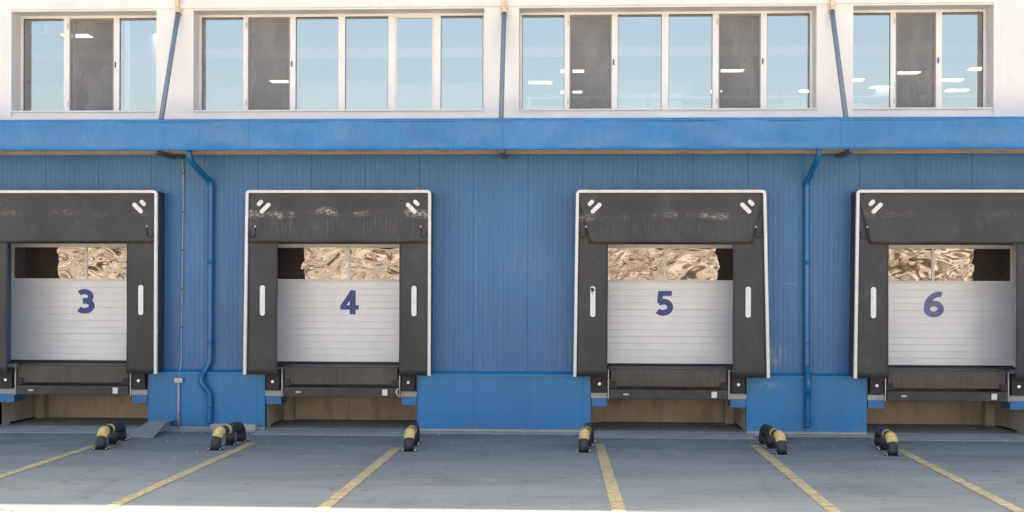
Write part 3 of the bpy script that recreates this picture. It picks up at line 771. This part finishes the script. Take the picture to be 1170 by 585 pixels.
    obj('top_sheet', w, M['side_sheet'], SH)

    # leveller
    LV = thing('dock_leveller', ['hinged dock leveller below door 3, with brownish streaked lip plate',
        'hinged dock leveller below door 4, with dark scratched lip plate', 'hinged dock leveller below door 5, with diamond tread on its lip plate',
        'hinged dock leveller below door 6, with dull grey lip plate'][i], 'dock leveller', (c, 0, .6), 'dock levellers under the doors')
    w = MB(); w.box(c-1.02, c+1.02, -.085, .60, 1.085, 1.125, .004); w.box(c-1.0, c+1.0, -.02, 1.48, .93, 1.084)
    for k in range(5): w.box(c-.9+k*.44, c-.86+k*.44, -.01, 1.47, .84, .929)
    obj('deck', w, M['bar'], LV)
    w = MB(); w.box(c-1.0, c+1.0, -.115, -.088, .812, 1.105, .006)
    obj('lip_plate', w, M['lip'], LV)
    w = MB(); w.box(c-1.02, c+1.02, -.17, -.02, .60, .765, .008)
    br_ = obj('lip_bar', w, M['bar'], LV)
    w = MB(); w.box(c+.74, c+.83, -.176, -.171, .63, .735); obj('label_plate', w, M['sticker'], br_)
    w = MB(); w.capsule(c-.74, .68, .10, .03, 0, -.176, -.171); obj('maker_badge', w, M['steel'], br_)
    for sx in (-1, 1):  # raised black blocks standing in for the dark notch pockets
        w = MB(); w.box(*sorted((c+sx*.90, c+sx*1.015)), -.15, -.118, .775, .90, .004); obj('pocket_block', w, M['rubber'], LV)
    for sx in (-1, 1):
        w = MB(); w.box(*sorted((c+sx*1.032, c+sx*1.052)), -.135, -.02, .59, 1.11, .003); obj('steel_angle', w, M['steel'], LV)
    if i == 1:
        w = MB(); w.tube([(c+1.03, -.2, .76), (c+.99, -.2, .70), (c+1.03, -.2, .63), (c+1.1, -.19, .60)], .02, 8); obj('hydraulic_hose', w, M['steel'], LV)
    # bumpers
    for sx, side in ((-1, 'left'), (1, 'right')):
        cx0 = c+sx*1.20
        bp = thing('dock_bumper', 'black rubber dock bumper at the %s end of the dock %s leveller' % (side, NUM[i]), 'bumper', (cx0, -.02, .7), 'rubber bumpers beside the levellers')
        w = MB(); w.box(cx0-.115, cx0+.115, -.17, -.022, .705, 1.075, .012, 3); obj('rubber_block', w, M['rubber'], bp)
        w = MB(); w.tube([(cx0+.0, -.182, .86), (cx0+.0, -.168, .86)], .026, 14); obj('bolt', w, M['bolt'], bp)

# ------------------------------------------------------------------ pipes on the wall
def smooth(pts, n=8):
    P = [Vector(p) for p in pts]; out = []
    for i in range(len(P)-1):
        p0, p1, p2, p3 = P[max(i-1, 0)], P[i], P[i+1], P[min(i+2, len(P)-1)]
        for k in range(n):
            t = k/n; out.append(.5*((2*p1)+(-p0+p2)*t+(2*p0-5*p1+4*p2-p3)*t*t+(-p0+3*p1-3*p2+p3)*t**3))
    out.append(P[-1]); return out
def dens(pts, st=.05):                    # points every few centimetres, so that long straights shade straight
    P = [Vector(p) for p in pts]; out = [P[0]]
    for a, b in zip(P, P[1:]):
        n = max(1, int((b-a).length/st))
        out += [a.lerp(b, k/n) for k in range(1, n+1)]
    return out
def pp(px, py, y): x, z = AT(px, py, y); return (x, y, z)
pr = .053
w = MB()
w.tube(dens([pp(215.5, 170, -.72), pp(216.5, 178, -.70), pp(218, 184, -.66), pp(228, 195, -.40), pp(238.5, 206, -.12), pp(240.7, 211, -.085), pp(241, 220, -.08), pp(240.5, 300, -.08)]), pr, 16)
w.tube(dens(smooth([pp(240.5, 299, -.08), pp(240, 395, -.08), pp(239.5, 412, -.085), pp(234.5, 423, -.12), pp(229.8, 432, -.2), pp(232.5, 441, -.21), pp(238.5, 449, -.18), pp(239.6, 458, -.17), pp(239.3, 484, -.17)])), pr, 16)
dp = obj('downpipe', w, M['pipe'], B, base=(X(240), -.1, 0)); dp['label'] = 'blue downpipe with an S bend left of dock 4'
for py, px_, yy in ((211, 240.7, -.08), (300, 240.5, -.08), (392, 240, -.08), (464, 239.5, -.17)):
    x, z = AT(px_, py, yy); w = MB(); w.tube([(x, yy, z-.02), (x, yy, z+.02)], pr+.008, 16); obj('collar', w, M['pipe'], dp)
w = MB()
w.tube(dens([pp(936.5, 166, -.72), pp(935.8, 175, -.70), pp(934.5, 181, -.66), pp(928.5, 193, -.40), pp(923.3, 206, -.12), pp(922, 211, -.085), pp(921.8, 220, -.08), pp(921.8, 300, -.08)]), pr, 16)
w.tube(dens(smooth([pp(921.8, 299, -.08), pp(921.8, 405, -.08), pp(922, 422, -.1), pp(923.5, 433, -.22), pp(923.5, 445, -.23), pp(923, 455, -.18), pp(923, 489, -.17)])), pr, 16)
dp = obj('downpipe', w, M['pipe'], B, base=(X(922), -.1, 0)); dp['label'] = 'straight blue downpipe left of dock 6'
for py, yy in ((211, -.08), (300, -.08), (392, -.08), (480, -.17)):
    x, z = AT(921.8 if yy > -.1 else 923, py, yy); w = MB(); w.tube([(x, yy, z-.02), (x, yy, z+.02)], pr+.008, 16); obj('collar', w, M['pipe'], dp)
w = MB()
w.tube([pp(208.5, 180, -.035), pp(209.5, 196, -.02), pp(209, 250, -.02), pp(208, 330, -.02), pp(207, 410, -.02), pp(206.6, 419, -.03), pp(205, 426, -.09), pp(204.6, 433, -.14)], .012, 8)
w.tube([pp(204.3, 436, -.13), pp(204, 488.5, -.13)], .024, 12)
cdt = obj('conduit', w, M['cable'], B, base=(X(206), 0, 0))
w = MB(); x, z = AT(204.5, 434.5, -.14); w.box(x-.07, x+.07, -.18, -.104, z-.045, z+.045, .006); obj('junction_box', w, M['steel'], cdt)
for py in (198, 242, 286, 330, 374):
    w = MB(); x, z = AT(209.5-(py-198)/100., py, -.02); w.box(x-.022, x+.022, -.036, -.004, z-.012, z+.012, .002)
    obj('clip', w, M['gasket'], cdt)
x, z = AT(200, 178, -.5)
w = MB(); w.tube([(x-.25, -.55, Z_CAN0+.0), (x+.1, -.3, Z_CAN0-.02), (X(208.5), -.04, Z_CAN0-.03)], .018, 8); obj('service_cable', w, M['gasket'], B)

# ------------------------------------------------------------------ wheel guides
def guide(front, back, label):
    fx, fy = G(*front); bx, by = G(*back); d = Vector((bx-fx, by-fy, 0)); L = d.length; d.normalize()
    r_ = .078; hh = .262; bend = .17
    root = thing('wheel_guide', label, 'wheel guide', (fx, fy, 0), 'black and yellow wheel guides in front of the docks')
    P = lambda u, z: Vector((fx, fy, 0))+d*u+Vector((0, 0, z))
    path = [P(-.015, .012)]+[P(-.01+.01*k, .05*k+.02) for k in range(1, 2)]
    path += [P(bend-bend*math.cos(a), hh-bend+bend*math.sin(a)+.0) for a in (R(90*k/10) for k in range(11))]
    arc = path[:]
    straight = [P(bend+(L-2*bend)*k/10, hh) for k in range(1, 10)]
    tail = [P(L-bend+bend*math.sin(a), hh-bend+bend*math.cos(a)) for a in (R(90*k/10) for k in range(11))]+[P(L, .012)]
    full = arc+straight+tail
    w = MB(); w.tube(full, r_, 20); obj('tube', w, M['guide_black'], root)
    # yellow sleeves: the front bend and one short ring behind it
    cum = [0]
    for a, b in zip(full, full[1:]): cum.append(cum[-1]+(b-a).length)
    def cutpath(s0, s1, n=12):
        out = []
        for k in range(n+1):
            s_ = s0+(s1-s0)*k/n; j = max(q_ for q_ in range(len(cum)-1) if cum[q_] <= s_+1e-6); t = (s_-cum[j])/(cum[j+1]-cum[j]) if cum[j+1] > cum[j] else 0
            out.append(full[j].lerp(full[j+1], t))
        return out
    w = MB(); w.tube(cutpath(.17, .37), r_+.003, 20); obj('yellow_band', w, M['guide_yellow'], root)
    w = MB(); w.tube(cutpath(.54, .64), r_+.003, 20); obj('yellow_band', w, M['guide_yellow'], root)
    w = MB(); w.tube([P(L*.56, .012), P(L*.56, hh-.02)], r_*.95, 18); obj('middle_leg', w, M['guide_black'], root)
    for u in (0, L*.56, L):
        w = MB(); p = P(u, 0); c_, s2 = d.x, d.y; q = [(-.11, -.09), (.11, -.09), (.11, .09), (-.11, .09)]
        nrm = Vector((-d.y, d.x, 0)); vs = []
        for zz in (0.002, .012): vs.append([w.bm.verts.new(p+nrm*a+d*b+Vector((0, 0, zz))) for a, b in q])
        w.bm.faces.new(vs[0][::-1]); w.bm.faces.new(vs[1])
        for k in range(4): w.bm.faces.new((vs[0][k], vs[0][(k+1) % 4], vs[1][(k+1) % 4], vs[1][k]))
        fp = obj('foot_plate', w, M['bar'], root)
        for a, b in ((-.094, -.07), (.094, -.07), (-.094, .07), (.094, .07)):
            w = MB(); c0 = p+nrm*a+d*b; w.tube([c0+Vector((0, 0, .012)), c0+Vector((0, 0, .028))], .010, 8); obj('bolt', w, M['bolt'], fp)
GD = [((115.6, 513.5), (138.6, 503), 'black and yellow wheel guide in front of the small ramp, right of dock 3'),
      ((246.8, 514), (275.5, 504), 'black and yellow wheel guide by the S-bend downpipe, left of dock 4'),
      ((467.4, 515.5), (474.2, 504), 'black and yellow wheel guide seen end-on at the right side of dock 4'),
      ((667.0, 516.5), (673.4, 505), 'black and yellow wheel guide seen end-on at the left side of dock 5'),
      ((893.0, 519), (872.5, 507), 'black and yellow wheel guide at the right side of dock 5'),
      ((1020, 520.5), (1004.5, 509), 'black and yellow wheel guide at the left side of dock 6')]
for a in GD: guide(*a)

# ------------------------------------------------------------------ little ramp and concrete block
x0, y0 = G(146, 501); x1, y1 = G(176, 501)
a0, z0 = AT(171, 485.5, -.45); a1, _ = AT(193, 485.5, -.45)
rp = thing('kerb_ramp', 'small grey steel ramp sloping up to the blue wall right of dock 3', 'ramp', ((x0+x1)/2, -.7, 0))
w = MB(); b = w.bm
fy = y0; top = .17
v = [b.verts.new(p) for p in ((x0, fy, .006), (x1, fy, .006), (a1, -.14, top), (a0, -.14, top), (x0, fy, .03), (x1, fy, .03), (a1, -.55, top+.012), (a0, -.55, top+.012), (a0, -.14, top+.012), (a1, -.14, top+.012), (a1, -.55, top-.01), (a0, -.55, top-.01))]
for f in ((4, 5, 6, 7), (7, 6, 9, 8), (0, 1, 5, 4), (0, 4, 7, 11), (1, 10, 6, 5), (0, 11, 10, 1), (11, 7, 8, 3), (10, 2, 9, 6), (11, 3, 2, 10), (3, 8, 9, 2)): b.faces.new([v[k] for k in f])
bmesh.ops.recalc_face_normals(b, faces=b.faces[:]); obj('ramp_plate', w, M['ramp'], rp)
for gx_ in (a1-.10, a0+.05):
    w = MB(); w.prism_x([(fy+.1, .01), (-.6, .12), (-.2, .15), (-.2, .01)], gx_, gx_+.03); obj('gusset', w, M['steel'], rp)
w = MB(); w.box(X(241, -.3), X(293, -.3), -.32, -.14, .013, .115, .012, 2)
tag(obj('concrete_block', w, M['pale_conc'], base=(X(267, -.3), -.23, 0)), 'long low concrete block lying at the wall behind the S-bend downpipe guide', 'concrete block')

# grit and small chips swept against the kerb and into the pits
rnd = random.Random(11); w = MB()
for k in range(900):
    x = rnd.uniform(-9.6, 9.6); u = rnd.random()
    inpit = any(abs(x-c) < PITW-.05 for c in DX)
    if inpit and rnd.random() < .6: y = rnd.uniform(.1, 1.25); z = .016
    elif u < .6: y = -.42-abs(rnd.gauss(0, .10)); z = .0; 
    else: y = rnd.uniform(-6.5, -.9); z = 0.0
    if inpit and -.80 < y < -.40: z = .010
    r_ = rnd.choice((.006, .008, .011, .016)); tmp = bmesh.new(); bmesh.ops.create_icosphere(tmp, subdivisions=1, radius=r_)
    for v in tmp.verts: v.co = Vector((v.co.x*rnd.uniform(.7, 1.5), v.co.y*rnd.uniform(.7, 1.3), v.co.z*.6))+Vector((x, y, z+r_*.3))
    w.merge(tmp)
tag(obj('grit', w, M['pale_conc']), 'loose pale grit and chips scattered over the yard', None, None, 'stuff')
